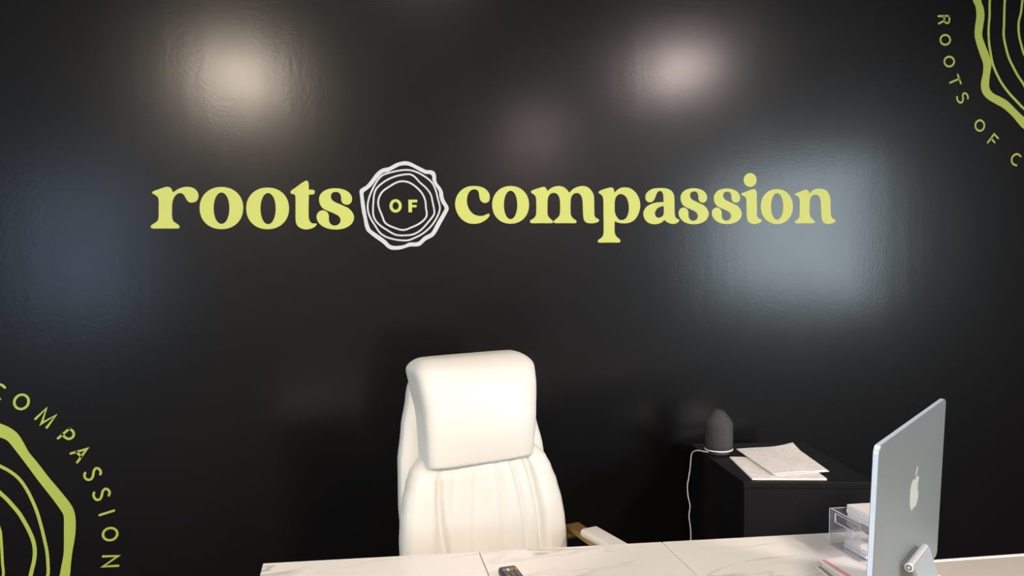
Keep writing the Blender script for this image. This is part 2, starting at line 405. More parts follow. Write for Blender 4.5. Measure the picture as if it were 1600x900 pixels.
# Lettering on the black wall: outlines in tenths of a millimetre (x, z) on the wall; "!" marks a sharp corner
WORDS = {
  'roots': [
    ('r', ['-4897,17792 -4860,17837 -4678,17910 -4442,17992 -4336,17992 -4264,17940 -4231,17861 !-4205,17797 -4107,17872 -3954,17957 -3760,17999 -3568,17976 -3431,17885 -3361,17736 -3377,17587 -3445,17484 -3587,17438 -3694,17461 -3766,17553 -3836,17690 -3908,17765 -4015,17770 -4124,17701 -4203,17565 -4248,17405 -4264,17177 -4270,16903 -4222,16766 -4108,16674 -4036,16593 -4049,16531 -4103,16513 -4518,16518 -4920,16522 -4982,16556 -4975,16625 -4871,16703 -4762,16793 -4720,16907 -4705,17179 -4693,17520 -4720,17633 -4801,17712 -4874,17751']),
    ('o', ['-1843,17234 -1867,17049 -1926,16886 -2016,16744 -2135,16629 -2277,16543 -2438,16491 -2620,16475 -2800,16495 -2956,16550 -3091,16637 -3199,16754 -3278,16895 -3324,17057 -3335,17240 -3311,17423 -3254,17584 -3165,17724 -3049,17839 -2908,17926 -2749,17979 -2568,17998 -2388,17980 -2231,17927 -2094,17841 -1984,17725 -1903,17583 -1855,17420',
          '-2319,17232 -2331,17100 -2354,16980 -2390,16873 -2435,16785 -2488,16719 -2547,16678 -2610,16665 -2672,16679 -2728,16721 -2777,16788 -2816,16876 -2844,16983 -2859,17103 -2861,17234 -2850,17364 -2826,17484 -2791,17590 -2746,17678 -2693,17744 -2635,17785 -2572,17799 -2510,17785 -2454,17744 -2405,17678 -2365,17590 -2337,17483 -2322,17363']),
    ('o', ['-230,17217 -253,17031 -312,16867 -403,16726 -523,16610 -667,16524 -830,16472 -1013,16456 -1196,16476 -1354,16531 -1490,16618 -1600,16735 -1681,16877 -1728,17039 -1739,17222 -1716,17406 -1658,17567 -1569,17707 -1451,17823 -1310,17909 -1149,17963 -966,17981 -783,17964 -624,17911 -486,17824 -373,17708 -291,17566 -242,17403',
          '-704,17210 -714,17078 -738,16956 -772,16849 -817,16760 -870,16693 -928,16652 -991,16639 -1052,16653 -1108,16695 -1156,16762 -1195,16852 -1223,16959 -1238,17081 -1241,17212 -1230,17344 -1207,17465 -1172,17572 -1128,17661 -1075,17727 -1017,17768 -955,17782 -893,17768 -838,17727 -789,17661 -750,17571 -722,17464 -706,17342']),
    ('t', ['-157,17809 -132,17868 31,17987 219,18129 395,18236 453,18237 497,18166 503,18035 !503,17905 652,17905 715,17846 694,17763 647,17732 !503,17727 486,17466 471,17109 471,16871 513,16728 593,16656 685,16650 755,16642 742,16595 635,16500 470,16442 308,16437 148,16493 36,16601 -5,16756 1,17111 11,17467 10,17656 -22,17731 -113,17750 -158,17779']),
    ('s', ['1470,17962 1682,17943 1916,17848 2043,17704 2075,17572 2035,17427 1938,17355 1832,17351 1726,17404 1677,17500 1674,17632 1630,17764 1537,17823 1443,17823 1348,17787 1299,17692 1307,17584 1364,17500 1479,17428 1642,17356 1794,17283 1923,17223 2050,17090 2129,16920 2113,16763 2014,16607 1832,16488 1618,16430 1428,16420 1194,16447 962,16545 826,16678 760,16822 764,16965 825,17072 944,17136 1072,17118 1164,17046 1203,16938 1199,16794 1235,16662 1338,16577 1456,16571 1564,16623 1626,16731 1617,16839 1560,16924 1444,16997 1258,17082 1119,17142 981,17226 892,17370 862,17525 889,17680 998,17823 1141,17906 1306,17952']),
  ],
  'compassion': [
    ('c', ['6821,18064 7040,18044 7258,17945 7398,17782 7426,17605 7393,17480 7288,17409 7171,17410 7069,17480 7012,17606 6996,17756 6947,17881 6858,17931 6742,17926 6638,17868 6546,17731 6504,17531 6513,17356 6586,17155 6737,16979 6942,16898 7149,16901 7306,16963 7384,16976 7409,16938 7369,16850 7250,16737 7041,16625 6807,16584 6550,16612 6297,16757 6123,16983 6038,17232 6035,17432 6111,17681 6293,17905 6551,18038']),
    ('o', ['9037,17322 9016,17140 8960,16980 8871,16842 8753,16728 8609,16644 8447,16593 8262,16577 8079,16596 7919,16650 7780,16735 7668,16849 7585,16988 7535,17146 7520,17326 7541,17505 7596,17663 7684,17800 7800,17913 7941,17998 8102,18050 8286,18069 8469,18052 8630,18000 8770,17915 8885,17802 8970,17663 9021,17503',
          '8550,17319 8541,17188 8519,17069 8485,16962 8441,16874 8387,16809 8328,16768 8264,16755 8200,16769 8142,16810 8091,16877 8049,16965 8019,17071 8001,17190 7996,17321 8005,17451 8027,17570 8061,17676 8105,17763 8158,17829 8217,17870 8281,17884 8345,17870 8403,17829 8454,17764 8496,17676 8527,17569 8545,17450']),
    ('m', ['9125,17844 9221,17914 9445,17987 9638,18037 9734,18013 9790,17927 !9818,17867 9926,17958 10088,18044 10282,18075 10476,18045 10621,17954 10708,17856 !10750,17800 10865,17924 11063,18032 11293,18079 11507,18049 11687,17910 11794,17724 11815,17523 11818,17119 11826,16902 11875,16793 11974,16745 12023,16683 11973,16614 11806,16566 11673,16561 11475,16594 11377,16687 11339,16843 11323,17183 11313,17461 11272,17647 11175,17770 11060,17795 10929,17755 10846,17662 10805,17524 10791,17124 10804,16908 10885,16784 11015,16690 11047,16628 10997,16576 10556,16580 10118,16584 10070,16621 10087,16682 10217,16788 10316,16895 10341,17064 10346,17463 10309,17632 10229,17754 10101,17800 9955,17769 9864,17662 9823,17525 9809,17128 9815,16914 9894,16791 10022,16683 10044,16630 9988,16585 9554,16588 9123,16592 9069,16644 9093,16705 9237,16795 9319,16917 9337,17069 9342,17434 9329,17617 9266,17723 9172,17784']),
    ('p', ['12011,17833 12118,17911 12353,17983 12554,18027 12654,17996 12694,17912 !12713,17803 12822,17912 12991,18006 13160,18029 13398,17998 13635,17835 13787,17615 13854,17363 13835,17111 13713,16827 13524,16639 13285,16556 13047,16549 12845,16582 !12710,16646 12701,16364 12713,16144 12789,16002 12924,15890 12957,15827 12923,15764 12467,15765 11998,15772 11959,15825 11999,15887 12134,15979 12202,16088 12221,16369 12220,16962 12221,17429 12206,17600 12133,17724 12034,17786',
          '13006,17756 12871,17725 12769,17615 12724,17459 12715,17178 12720,17022 12796,16833 12913,16707 13048,16684 13185,16737 13288,16877 13347,17113 13332,17364 13259,17584 13141,17709']),
    ('a', ['14811,18008 15045,17990 15251,17910 15368,17776 15411,17602 15419,17307 15424,16985 15447,16823 15512,16737 15615,16693 15636,16647 15570,16567 15422,16509 15245,16516 15098,16571 15010,16625 !14951,16679 14848,16586 14687,16520 14483,16501 14250,16551 14077,16686 13997,16886 14007,17019 14094,17178 14254,17297 14487,17384 14721,17416 !14920,17421 14912,17629 14883,17789 14811,17875 14723,17882 14635,17829 14562,17682 14488,17523 14386,17430 14255,17417 14140,17483 14091,17603 14127,17762 14258,17895 14462,17980',
          '!14925,17255 14778,17229 14632,17162 14544,17043 14520,16936 14557,16829 14674,16769 14805,16795 14894,16867 14923,16960 14930,17121']),
    ('s', ['16311,18002 16527,17984 16769,17890 16902,17748 16938,17618 16901,17476 16804,17405 16695,17400 16587,17453 16534,17547 16527,17677 16479,17807 16383,17865 16287,17865 16191,17830 16142,17736 16154,17630 16214,17547 16334,17476 16502,17405 16659,17334 16792,17275 16925,17144 17010,16977 16997,16823 16900,16669 16718,16552 16500,16495 16307,16485 16067,16510 15828,16607 15686,16737 15615,16879 15615,17020 15675,17125 15794,17188 15926,17171 16021,17100 16064,16994 16063,16853 16104,16722 16212,16639 16332,16633 16440,16685 16501,16791 16489,16897 16429,16980 16309,17052 16117,17135 15973,17195 15830,17277 15735,17419 15700,17571 15725,17724 15832,17865 15976,17947 16143,17992']),
    ('s', ['17877,17992 18097,17974 18342,17880 18478,17739 18515,17609 18478,17467 18380,17397 18269,17392 18158,17444 18104,17539 18097,17668 18048,17798 17950,17856 17852,17856 17755,17821 17706,17727 17718,17621 17779,17539 17901,17468 18073,17397 18232,17326 18368,17267 18503,17136 18590,16970 18578,16816 18479,16663 18295,16546 18073,16489 17877,16479 17633,16504 17389,16601 17243,16731 17171,16872 17171,17013 17232,17118 17353,17181 17487,17164 17584,17093 17628,16987 17628,16846 17669,16716 17779,16633 17901,16627 18012,16678 18073,16784 18061,16890 17999,16973 17877,17045 17681,17128 17535,17187 17389,17270 17292,17411 17256,17563 17281,17715 17390,17855 17535,17938 17706,17983']),
    ('i', ['18569,17766 18631,17807 18879,17890 19112,17964 19237,17959 19300,17890 19322,17766 19329,17435 19337,17048 19350,16798 19429,16701 19555,16644 19564,16603 19476,16520 19288,16472 19132,16473 18975,16524 18882,16622 18844,16746 18825,17160 18818,17436 18802,17573 18740,17642 18616,17716',
          '19314,18365 19307,18298 19284,18235 19246,18179 19196,18132 19137,18096 19070,18074 19000,18066 18930,18073 18864,18095 18804,18130 18755,18177 18717,18233 18694,18296 18686,18361 18694,18427 18717,18490 18754,18546 18803,18594 18863,18629 18929,18652 18999,18660 19069,18653 19135,18631 19195,18596 19245,18550 19283,18494 19306,18431']),
    ('o', ['21117,17215 21099,17030 21044,16868 20953,16726 20831,16611 20682,16525 20512,16473 20318,16457 20125,16477 19955,16531 19808,16619 19687,16735 19596,16876 19541,17037 19521,17220 19540,17403 19594,17563 19683,17703 19803,17818 19950,17904 20119,17957 20311,17976 20505,17958 20675,17905 20824,17819 20947,17703 21040,17562 21097,17400',
          '20630,17222 20623,17088 20602,16965 20567,16857 20520,16767 20464,16699 20400,16658 20330,16644 20260,16659 20196,16701 20139,16769 20092,16859 20056,16968 20034,17091 20026,17224 20033,17357 20054,17479 20089,17587 20135,17677 20192,17745 20255,17786 20325,17800 20395,17786 20459,17745 20516,17677 20564,17587 20599,17478 20622,17356']),
    ('n', ['21211,17759 21317,17810 21542,17894 21752,17951 21850,17937 21915,17867 !21955,17791 22061,17895 22224,17972 22453,18000 22682,17973 22864,17868 22981,17698 23023,17514 23036,17145 23055,16860 23106,16717 23239,16631 23296,16579 23241,16503 23059,16447 22893,16440 22728,16470 22612,16579 22568,16749 22541,17146 22516,17458 22455,17628 22340,17726 22209,17732 22079,17678 21992,17571 21967,17430 21962,17149 21971,16895 22021,16739 22152,16625 22235,16553 22202,16483 21713,16479 21244,16491 21211,16534 21259,16589 21388,16673 21445,16799 21459,17150 21454,17431 21431,17572 21366,17656 21269,17706']),
  ],
  'of': [
    ('o', ['3945,17296 3938,17239 3920,17185 3890,17136 3852,17095 3807,17065 3757,17046 3704,17040 3652,17047 3603,17066 3559,17097 3523,17138 3496,17186 3480,17240 3476,17298 3483,17354 3502,17409 3531,17457 3569,17498 3614,17528 3664,17547 3716,17553 3768,17547 3818,17528 3861,17497 3898,17456 3925,17408 3941,17353',
          '3830,17296 3826,17264 3817,17233 3802,17205 3782,17182 3759,17164 3734,17154 3707,17150 3680,17154 3655,17165 3633,17182 3614,17206 3601,17234 3593,17265 3590,17297 3594,17330 3604,17361 3619,17388 3638,17412 3661,17429 3687,17440 3714,17443 3740,17440 3765,17429 3788,17411 3806,17388 3820,17360 3828,17329']),
    ('f', ['!4204,17533 !4546,17533 !4543,17430 !4343,17430 !4341,17332 !4516,17331 !4514,17238 !4338,17238 !4334,17049 !4198,17050']),
  ],
}
BIG_RING = {
  'ring': ['4115,18999 3943,18973 3746,18910 3499,18774 3279,18724 3133,18650 2984,18515 2786,18260 2613,18066 2418,17945 2363,17849 2375,17680 2403,17342 2442,17027 2481,16858 2526,16542 2593,16359 2676,16273 2876,16105 3186,15876 3388,15682 3558,15620 3865,15632 4213,15730 4536,15737 4661,15792 4840,15955 5106,16091 5234,16218 5482,16638 5752,17109 5771,17209 5723,17333 5638,17470 5578,17631 5552,17829 5484,17978 5337,18175 5302,18273 5298,18446 5246,18594 5122,18661 4923,18670 4775,18737 4530,18857 4311,18965',
     '4087,18848 3890,18814 3668,18703 3446,18592 3275,18554 3152,18456 2978,18261 2804,18043 2632,17897 2522,17813 2508,17704 2537,17438 2576,17099 2628,16784 2671,16589 2739,16418 2858,16315 3095,16141 3310,15972 3453,15823 3598,15767 3819,15768 4017,15802 4216,15885 4464,15887 4590,15934 4793,16112 5046,16245 5124,16344 5306,16665 5489,16961 5614,17184 5596,17259 5498,17408 5426,17606 5394,17854 5309,18002 5188,18199 5153,18322 5143,18445 5069,18513 4895,18529 4723,18602 4478,18734 4258,18830'],
  'bl': ['-10041,9881 -9756,9715 -9530,9496 -9366,9191 -9205,8817 -8963,8435 -8646,7907 -8172,7177 -7944,6786 -7855,6478 -7843,6038 -7891,5627 -7982,5174 -8052,4719 -8112,4263 -8464,3178 -9022,2169 -9842,1350 -10878,847 -11956,523 -13065,298 -14201,390 -15271,780 -16299,1293 -17208,2030 -17870,3005 -18389,4080 -18642,5267 -18341,6444 -17757,7461 -17234,8451 -16588,9409 -15676,10148 -14601,10656 -13425,10891 -12232,10783 -11094,10434',
     '-10063,9403 -9854,9275 -9688,9037 -9321,8421 -8952,7776 -8540,7098 -8295,6661 -8213,6446 -8222,6010 -8246,5436 -8271,5093 -8362,4641 -8437,4304 -8780,3282 -9319,2337 -10108,1580 -11092,1124 -12109,825 -13159,632 -14225,753 -15226,1138 -16186,1638 -17014,2363 -17611,3296 -18081,4319 -18252,5445 -17896,6528 -17342,7464 -16851,8394 -16204,9266 -15314,9914 -14287,10349 -13174,10505 -12067,10339 -11019,9970'],
  'tr': ['30601,26719 30753,26437 30817,26003 30754,25561 30734,25121 30865,24688 31096,24169 31251,23822 31243,23379 31143,22932 31207,22549 31472,22261 31997,22010 32413,21842 32948,21497 33725,20851 34977,20404 36293,20241 37596,20435 38834,20846 40074,21348 41176,22165 41883,23342 42259,24643 42328,25967 42036,27231 41666,28431 41259,29672 40446,30716 39300,31377 38110,31918 36829,32303 35489,32211 34242,31743 33121,31071 32192,30173 31452,29130 30870,27984',
     '31074,26749 31210,26406 31274,26029 31211,25586 31166,25143 31341,24711 31572,24279 31730,23842 31699,23604 31619,23097 31646,22713 31874,22482 32250,22346 32705,22150 33206,21775 33710,21426 34845,20958 36051,20744 37264,20860 38415,21217 39564,21649 40631,22332 41352,23377 41741,24573 41859,25797 41631,26980 41284,28090 40933,29238 40241,30248 39201,30895 38103,31400 36930,31789 35688,31754 34523,31345 33472,30742 32593,29929 31895,28971 31343,27916'],
}
THIN_RINGS = {
  'ring': [('4107,18670 3886,18644 3641,18593 3371,18518 3200,18432 3026,18237 2849,17922 2722,17632 2654,17341 2671,17050 2773,16783 2935,16514 3075,16293 3266,16144 3483,16056 3775,15990 4144,15973 4394,16056 4670,16188 4924,16371 5154,16616 5336,16913 5417,17135 5420,17284 5350,17582 5281,17878 5162,18149 5015,18309 4770,18479 4525,18600 4304,18659', 0.00654),
     ('4226,18507 4005,18486 3734,18424 3439,18300 3193,18141 2995,17947 2905,17728 2875,17486 2850,17195 2861,16928 2964,16708 3129,16536 3344,16388 3585,16238 3755,16175 4050,16164 4372,16204 4674,16373 4981,16692 5187,16963 5202,17112 5146,17433 5078,17730 4908,17976 4664,18196 4471,18404 4349,18484', 0.00654),
     ('3999,18237 3778,18192 3531,18058 3234,17850 3096,17632 3049,17413 3085,17194 3187,16926 3279,16681 3422,16558 3688,16445 3883,16382 4055,16380 4229,16440 4605,16609 4859,16829 4907,16989 4879,17212 4860,17483 4754,17754 4536,18000 4268,18182', 0.00677)],
  'bl': [('-10109,8400 -9825,8195 -9543,7899 -9323,7494 -9145,7022 -9024,6600 -8909,6016 -8846,5620 -8793,5223 -8780,4808 -8810,4350 -9185,3409 -9747,2568 -10517,1917 -11419,1496 -12355,1188 -13346,1036 -14355,1152 -15328,1489 -16150,2113 -16644,3013 -16970,3929 -17310,4827 -17408,5798 -17174,6746 -16804,7649 -16253,8468 -15478,9084 -14594,9526 -13632,9751 -12655,9660 -11735,9384 -10864,8992', 0.01034),
     ('-10152,7461 -9967,7240 -9782,6973 -9597,6682 -9453,6372 -9309,6015 -9205,5660 -9170,5313 -9206,4974 -9290,4640 -9350,4418 -9699,3611 -10226,2917 -10860,2323 -11584,1816 -12434,1550 -13320,1594 -14158,1812 -14917,2191 -15556,2727 -16143,3314 -16637,4008 -16830,4839 -16819,5681 -16768,6532 -16482,7349 -15890,7979 -15192,8446 -14450,8785 -13662,8954 -12862,9015 -12047,8944 -11291,8617 -10662,8091', 0.01259),
     ('-10212,6159 -10191,5772 -10187,5432 -10188,4978 -10189,4523 -10474,3910 -10878,3370 -11389,2932 -11993,2640 -12633,2445 -13308,2320 -13998,2406 -14607,2739 -15116,3186 -15520,3709 -15791,4299 -16018,4904 -16196,5556 -16126,6234 -15821,6842 -15459,7406 -15007,7912 -14407,8232 -13753,8381 -13096,8424 -12452,8323 -11842,8102 -11260,7799 -10763,7358 -10420,6787', 0.00854)],
  'tr': [('31569,26780 31567,26046 31526,25456 31558,24869 31662,24372 31805,23846 32038,23410 32347,22975 32771,22542 33234,22167 33699,21819 34745,21312 35881,21070 37034,21137 38117,21492 39134,21973 40082,22610 40768,23527 41199,24578 41551,25666 41646,26828 41324,27950 40755,28952 39968,29769 38984,30293 38003,30716 36989,31159 35864,31293 34769,30989 33779,30458 32919,29746 32267,28850 31809,27850', 0.01232),
     ('32437,26834 32415,26242 32411,25651 32404,25206 32528,24709 32729,24182 32964,23805 33278,23369 33591,23020 33827,22728 34688,22253 35626,21970 36603,21857 37597,21940 38498,22367 39201,23054 39804,23782 40297,24587 40541,25498 40618,26438 40532,27389 40146,28266 39587,29040 38935,29758 38071,30206 37103,30266 36187,30200 35292,30080 34437,29760 33673,29246 33047,28562 32643,27729', 0.01262),
     ('33467,26898 33389,26299 33269,25846 33304,25253 33468,24753 33630,24372 34136,23799 34743,23338 35430,22993 36188,22853 36943,22980 37644,23229 38304,23561 38834,24075 39214,24698 39516,25358 39655,26075 39614,26809 39483,27548 39124,28216 38495,28644 37829,28918 37187,29176 36502,29306 35800,29257 35117,29065 34513,28686 34042,28159 33682,27560', 0.01262)],
}
ARC_TEXT = {
  'bl': (0.00809, [
    ('c', [('-9838,11112 -9878,11169 -9931,11210 -9992,11232 -10055,11235 -10117,11216 -10171,11179 -10214,11125 -10242,11060 -10252,10988 -10245,10916 -10220,10850 -10179,10793 -10127,10752 -10066,10730 -10002,10728', False)]),
    ('o', [('-9182,10762 -9151,10710 -9133,10650 -9130,10586 -9143,10521 -9169,10461 -9208,10409 -9257,10370 -9312,10345 -9369,10336 -9426,10345 -9477,10369 -9519,10409 -9550,10460 -9568,10520 -9571,10584 -9558,10649 -9532,10709 -9493,10760 -9445,10800 -9390,10825 -9333,10834 -9276,10826 -9225,10801', True)]),
    ('m', [('!-8945,9958 !-8586,10311 !-8768,9782 !-8297,10046 !-8610,9628', False)]),
    ('p', [('!-8272,9221 !-7894,9540', False), ('!-7903,9534 -7786,9422 -7784,9258 -7919,9173 -8044,9237 !-8130,9347', False)]),
    ('a', [('!-7892,8650 !-7375,8772 !-7701,8318', False), ('!-7707,8690 !-7555,8498', False)]),
    ('s', [('-7466,7919 -7492,7801 -7420,7680 -7297,7669 -7222,7776 -7187,7946 -7111,8053 -7019,8021 -6961,7919 -6978,7823', False)]),
    ('s', [('-7209,7186 -7226,7066 -7157,6931 -7043,6920 -6973,7024 -6929,7194 -6847,7283 -6755,7246 -6706,7144 -6732,7035', False)]),
    ('i', [('!-7063,6354 !-6589,6469', False)]),
    ('o', [('-6518,5668 -6515,5610 -6529,5553 -6557,5501 -6598,5458 -6650,5427 -6708,5410 -6769,5407 -6828,5419 -6882,5446 -6927,5485 -6959,5534 -6977,5589 -6980,5647 -6966,5703 -6938,5754 -6897,5797 -6846,5829 -6788,5846 -6727,5849 -6668,5837 -6614,5811 -6569,5772 -6536,5723', True)]),
    ('n', [('!-7014,4846 !-6517,4801 !-7033,4474 !-6531,4446', False)]),
  ]),
  'tr': (0.00871, [
    ('r', [('!28675,25872 !29278,25915', False), ('!29271,25926 29297,25685 29203,25587 29077,25614 29011,25755 !29001,25882', False), ('!29023,25684 !28706,25542', False)]),
    ('o', [('29357,24838 29349,24781 29322,24726 29280,24679 29225,24641 29160,24616 29090,24605 29019,24609 28954,24628 28897,24660 28853,24703 28825,24755 28815,24812 28823,24869 28849,24923 28891,24971 28947,25008 29011,25034 29081,25045 29151,25041 29217,25022 29274,24990 29318,24947 29346,24895', True)]),
    ('o', [('29599,23860 29590,23803 29564,23748 29522,23700 29466,23663 29401,23638 29330,23628 29260,23632 29194,23652 29137,23684 29093,23728 29065,23780 29055,23837 29063,23895 29089,23949 29131,23997 29186,24034 29252,24059 29322,24070 29392,24065 29458,24046 29516,24013 29560,23970 29588,23917', True)]),
    ('t', [('!29381,22883 !29917,23093', False), ('!29812,23279 !30001,22876', False)]),
    ('s', [('29797,22259 29818,22121 29940,22007 30084,22026 30139,22190 30114,22336 30185,22433 30312,22416 30413,22287 30408,22193', False)]),
    ('o', [('31383,20974 31376,20911 31351,20851 31311,20800 31258,20760 31197,20734 31130,20724 31063,20731 31000,20754 30946,20792 30904,20841 30877,20899 30867,20962 30874,21025 30899,21085 30938,21136 30991,21176 31052,21202 31119,21212 31186,21205 31249,21182 31303,21145 31346,21095 31373,21037', True)]),
    ('f', [('!31594,20178 !31957,20589 !32205,20393', False), ('!31794,20376 !32004,20200', False)]),
    ('c', [('33561,19560 33414,19658 33242,19655 33075,19538 33022,19386 33102,19205 33313,19132', False)]),
  ]),
}
# ------------------------------------------------------------------ the room
XL, XR, YR = -4.2, 5.2, -9.0
struct('wall_back', box(XL - .1, XR + .1, 0.0, 0.12, 0, CEIL), M['black_wall'])
struct('floor', box(XL - .1, XR + .1, YR - .1, 0.12, -0.1, 0), M['floor'])
struct('ceiling', box(XL - .1, XR + .1, YR - .1, 0.12, CEIL, CEIL + .1), M['ceiling'])
def wall_with_opening(name, along, c0, c1, a0, a1, o0, o1, z0, z1):
    bm = bmesh.new()
    def b(p0, p1, q0, q1):
        if along == 'y': add_box(bm, c0, c1, p0, p1, q0, q1)
        else: add_box(bm, p0, p1, c0, c1, q0, q1)
    b(a0, o0, 0, CEIL); b(o1, a1, 0, CEIL); b(o0, o1, 0, z0); b(o0, o1, z1, CEIL)
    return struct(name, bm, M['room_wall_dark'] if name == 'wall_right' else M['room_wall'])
RW = (-6.45, -3.35, 0.90, 2.40)      # window in the right wall: y0, y1, z0, z1
BW = (-3.60, -2.15, 0.55, 2.60)      # window in the rear wall: x0, x1, z0, z1
wall_with_opening('wall_right', 'y', XR, XR + .12, YR, 0, RW[0], RW[1], RW[2], RW[3])
LW = (-3.85, -1.95, 0.75, 2.40)      # window in the left wall: y0, y1, z0, z1
wall_with_opening('wall_left', 'y', XL - .12, XL, YR, 0, LW[0], LW[1], LW[2], LW[3])
wall_with_opening('wall_rear', 'x', YR - .12, YR, XL - .12, XR + .12, BW[0], BW[1], BW[2], BW[3])
def window(n, along, c, a0, a1, z0, z1, mull):
    w = bpy.data.objects.new('window_%d' % n, None); col.objects.link(w); w['kind'] = 'structure'
    def bb(p0, p1, q0, q1, t):
        return box(c - t, c + t, p0, p1, q0, q1) if along == 'y' else box(p0, p1, c - t, c + t, q0, q1)
    for p in [(a0, a0 + .05, z0, z1), (a1 - .05, a1, z0, z1), (a0 + .05, a1 - .05, z0, z0 + .05), (a0 + .05, a1 - .05, z1 - .05, z1)]:
        obj('window_frame', bb(*p, .035), M['frame'], w)
    xs = [a0 + .05] + mull + [a1 - .05]
    for m_ in mull: obj('mullion', bb(m_ - .025, m_ + .025, z0 + .05, z1 - .05, .03), M['frame'], w)
    for p, q in zip(xs, xs[1:]):
        obj('pane', bb(p + (.025 if p in mull else 0), q - (.025 if q in mull else 0), z0 + .05, z1 - .05, .004), M['pane'], w)
window(1, 'y', XR + .06, *RW, [-5.3, -4.2])
window(3, 'y', XL - .06, *LW, [-2.9])
window(2, 'x', YR - .06, *BW, [-2.87])

LAMP_LABELS = ['round white ceiling lamp behind the camera, on the left', 'round white ceiling lamp towards the right window',
               'round white ceiling lamp far back by the rear wall', 'round white fill lamp added above the reception desk, out of view']
for i, (x, y, r, rad, c) in enumerate(LAMPS):
    t = thing('ceiling_lamp', LAMP_LABELS[i], 'lamp', (x, y, CEIL), group='round ceiling lamps')
    obj('housing', lathe([(0, 0), (r + .03, 0), (r + .03, -.05), (r, -.055), (r, -.03), (0, -.03)], 40), M['lamp_trim'], t, True)
    em = mat('lamp_light', (0.8, 0.8, 0.8), 0.6, emit=c, emit_s=rad)
    obj('diffuser', lathe([(0, -.034), (r - .004, -.034), (r - .004, -.05), (r * .8, -.058), (0, -.062)], 40), em, t, False)

# ------------------------------------------------------------------ lettering on the black wall
def word(key, parent, m):
    for ch, outs in WORDS[key]:
        flat_shape('letter', [decode(s) for s in outs], m, parent)
t = thing('wall_lettering', 'large lime green serif word roots on the black wall, left of the white ring emblem', 'lettering', (0, 0, 0))
word('roots', t, M['green'])
t = thing('wall_lettering', 'large lime green serif word compassion on the black wall, right of the white ring emblem', 'lettering', (0, 0, 0))
word('compassion', t, M['green'])
def emblem(key, m, label, text_m):
    t = thing('wall_emblem', label, 'emblem')
    flat_shape('thick_ring', [decode(s) for s in BIG_RING[key]], m, t)
    for s, w in THIN_RINGS[key]:
        ring_band('thin_ring', decode(s), w, m, t)
    if key == 'ring':
        for ch, outs in WORDS['of']:
            o = flat_shape('letter', [decode(s) for s in outs], text_m, t); o['label'] = 'lime green capital ' + ch.upper()
    else:
        w, letters = ARC_TEXT[key]
        for ch, strokes in letters:
            parts = []
            for s, closed in strokes:
                P = decode(s)
                if closed: parts.append(ring_band('tmp', P, w, m, None))
                else:
                    Q = catmull(P, False, 4)
                    if all(p[2] for p in P): Q = [(p[0], p[1]) for p in P]
                    parts.append(flat_shape('tmp', [stroke_poly(Q, w)], m, None, sampled=True))
            join_meshes('letter', parts, m, t)
    return t
emblem('ring', M['white_vinyl'], 'white tree ring emblem with the small word OF, between the two green words', M['green'])
emblem('bl', M['dimmed_green'], 'big lime green tree ring emblem low on the wall at the lower left corner', None)
emblem('tr', M['dimmed_green'], 'big lime green tree ring emblem high on the wall at the upper right corner', None)

# ------------------------------------------------------------------ reception desk
DESK_Z = 0.75
B = Vector((math.cos(math.radians(-9.24)), math.sin(math.radians(-9.24)), 0))
Dv = Vector((-math.sin(math.radians(3.45)), -math.cos(math.radians(3.45)), 0))
P0 = Vector((-0.110, -0.9246, 0))
def dk(s, d): p = P0 + B * s + Dv * d; return (p.x, p.y)
desk = thing('reception_desk', 'white marble topped reception desk in front of the white office chair', 'desk', (0.6, -1.5, 0))
inv = Matrix.Translation((-0.6, -1.5 * -1, 0))
def desk_part(name, poly, z0, z1, m, bev=0.0):
    bm = prism([(p[0] - 0.6, p[1] + 1.5) for p in poly], z0, z1, bev)
    return obj(name, bm, m, desk)
DEPTH = 0.96
gap = 0.0012
cuts = [0.0, 0.569, 1.0765, 1.66]
for a, b in zip(cuts, cuts[1:]):
    desk_part('tile', [dk(a + (gap if a else 0), 0), dk(a + (gap if a else 0), DEPTH), dk(b - gap, DEPTH), dk(b - gap, 0)][::1], DESK_Z - .03, DESK_Z, M['marble'], 0.002)
cuts2 = [1.66, 2.23, 2.75]
E0 = Vector((1.5897, -1.4349, 0)); EB = Vector((math.cos(math.radians(-7.7)), math.sin(math.radians(-7.7)), 0))
def back2(s): # a point on the stepped back edge, s measured along the desk
    p = E0 + EB * (s - 1.76); return (p.x, p.y)
def meet():
    a = Vector(dk(1.66 + gap, 0)); e = Vector((E0.x, E0.y)); k = Vector((EB.x, EB.y)); d = Vector((Dv.x, Dv.y))
    t_ = ((e.x - a.x) * k.y - (e.y - a.y) * k.x) / (d.x * k.y - d.y * k.x)
    return tuple(a + d * t_)
corner = meet()
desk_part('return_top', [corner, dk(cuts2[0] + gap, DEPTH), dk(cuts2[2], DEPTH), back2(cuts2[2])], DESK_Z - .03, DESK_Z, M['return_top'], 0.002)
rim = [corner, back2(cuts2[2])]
desk_part('edge_highlight', [rim[0], rim[1], (rim[1][0], rim[1][1] + .012), (rim[0][0], rim[0][1] + .012)], DESK_Z - .03, DESK_Z + .0006, M['marble'], 0.001)  # pale strip stands in for the highlight along the rear rim
desk_part('front_panel', [dk(.02, DEPTH - .06), dk(.02, DEPTH - .03), dk(2.73, DEPTH - .03), dk(2.73, DEPTH - .06)], 0.0, DESK_Z - .03, M['desk_body'])
desk_part('side_panel', [dk(.02, .05), dk(.02, DEPTH - .062), dk(.045, DEPTH - .062), dk(.045, .05)], 0.0, DESK_Z - .03, M['desk_body'])
desk_part('side_panel', [dk(1.62, .05), dk(1.62, DEPTH - .062), dk(1.645, DEPTH - .062), dk(1.645, .05)], 0.0, DESK_Z - .03, M['desk_body'])
desk_part('side_panel', [dk(2.70, .36), dk(2.70, DEPTH - .062), dk(2.725, DEPTH - .062), dk(2.725, .36)], 0.0, DESK_Z - .03, M['desk_body'])

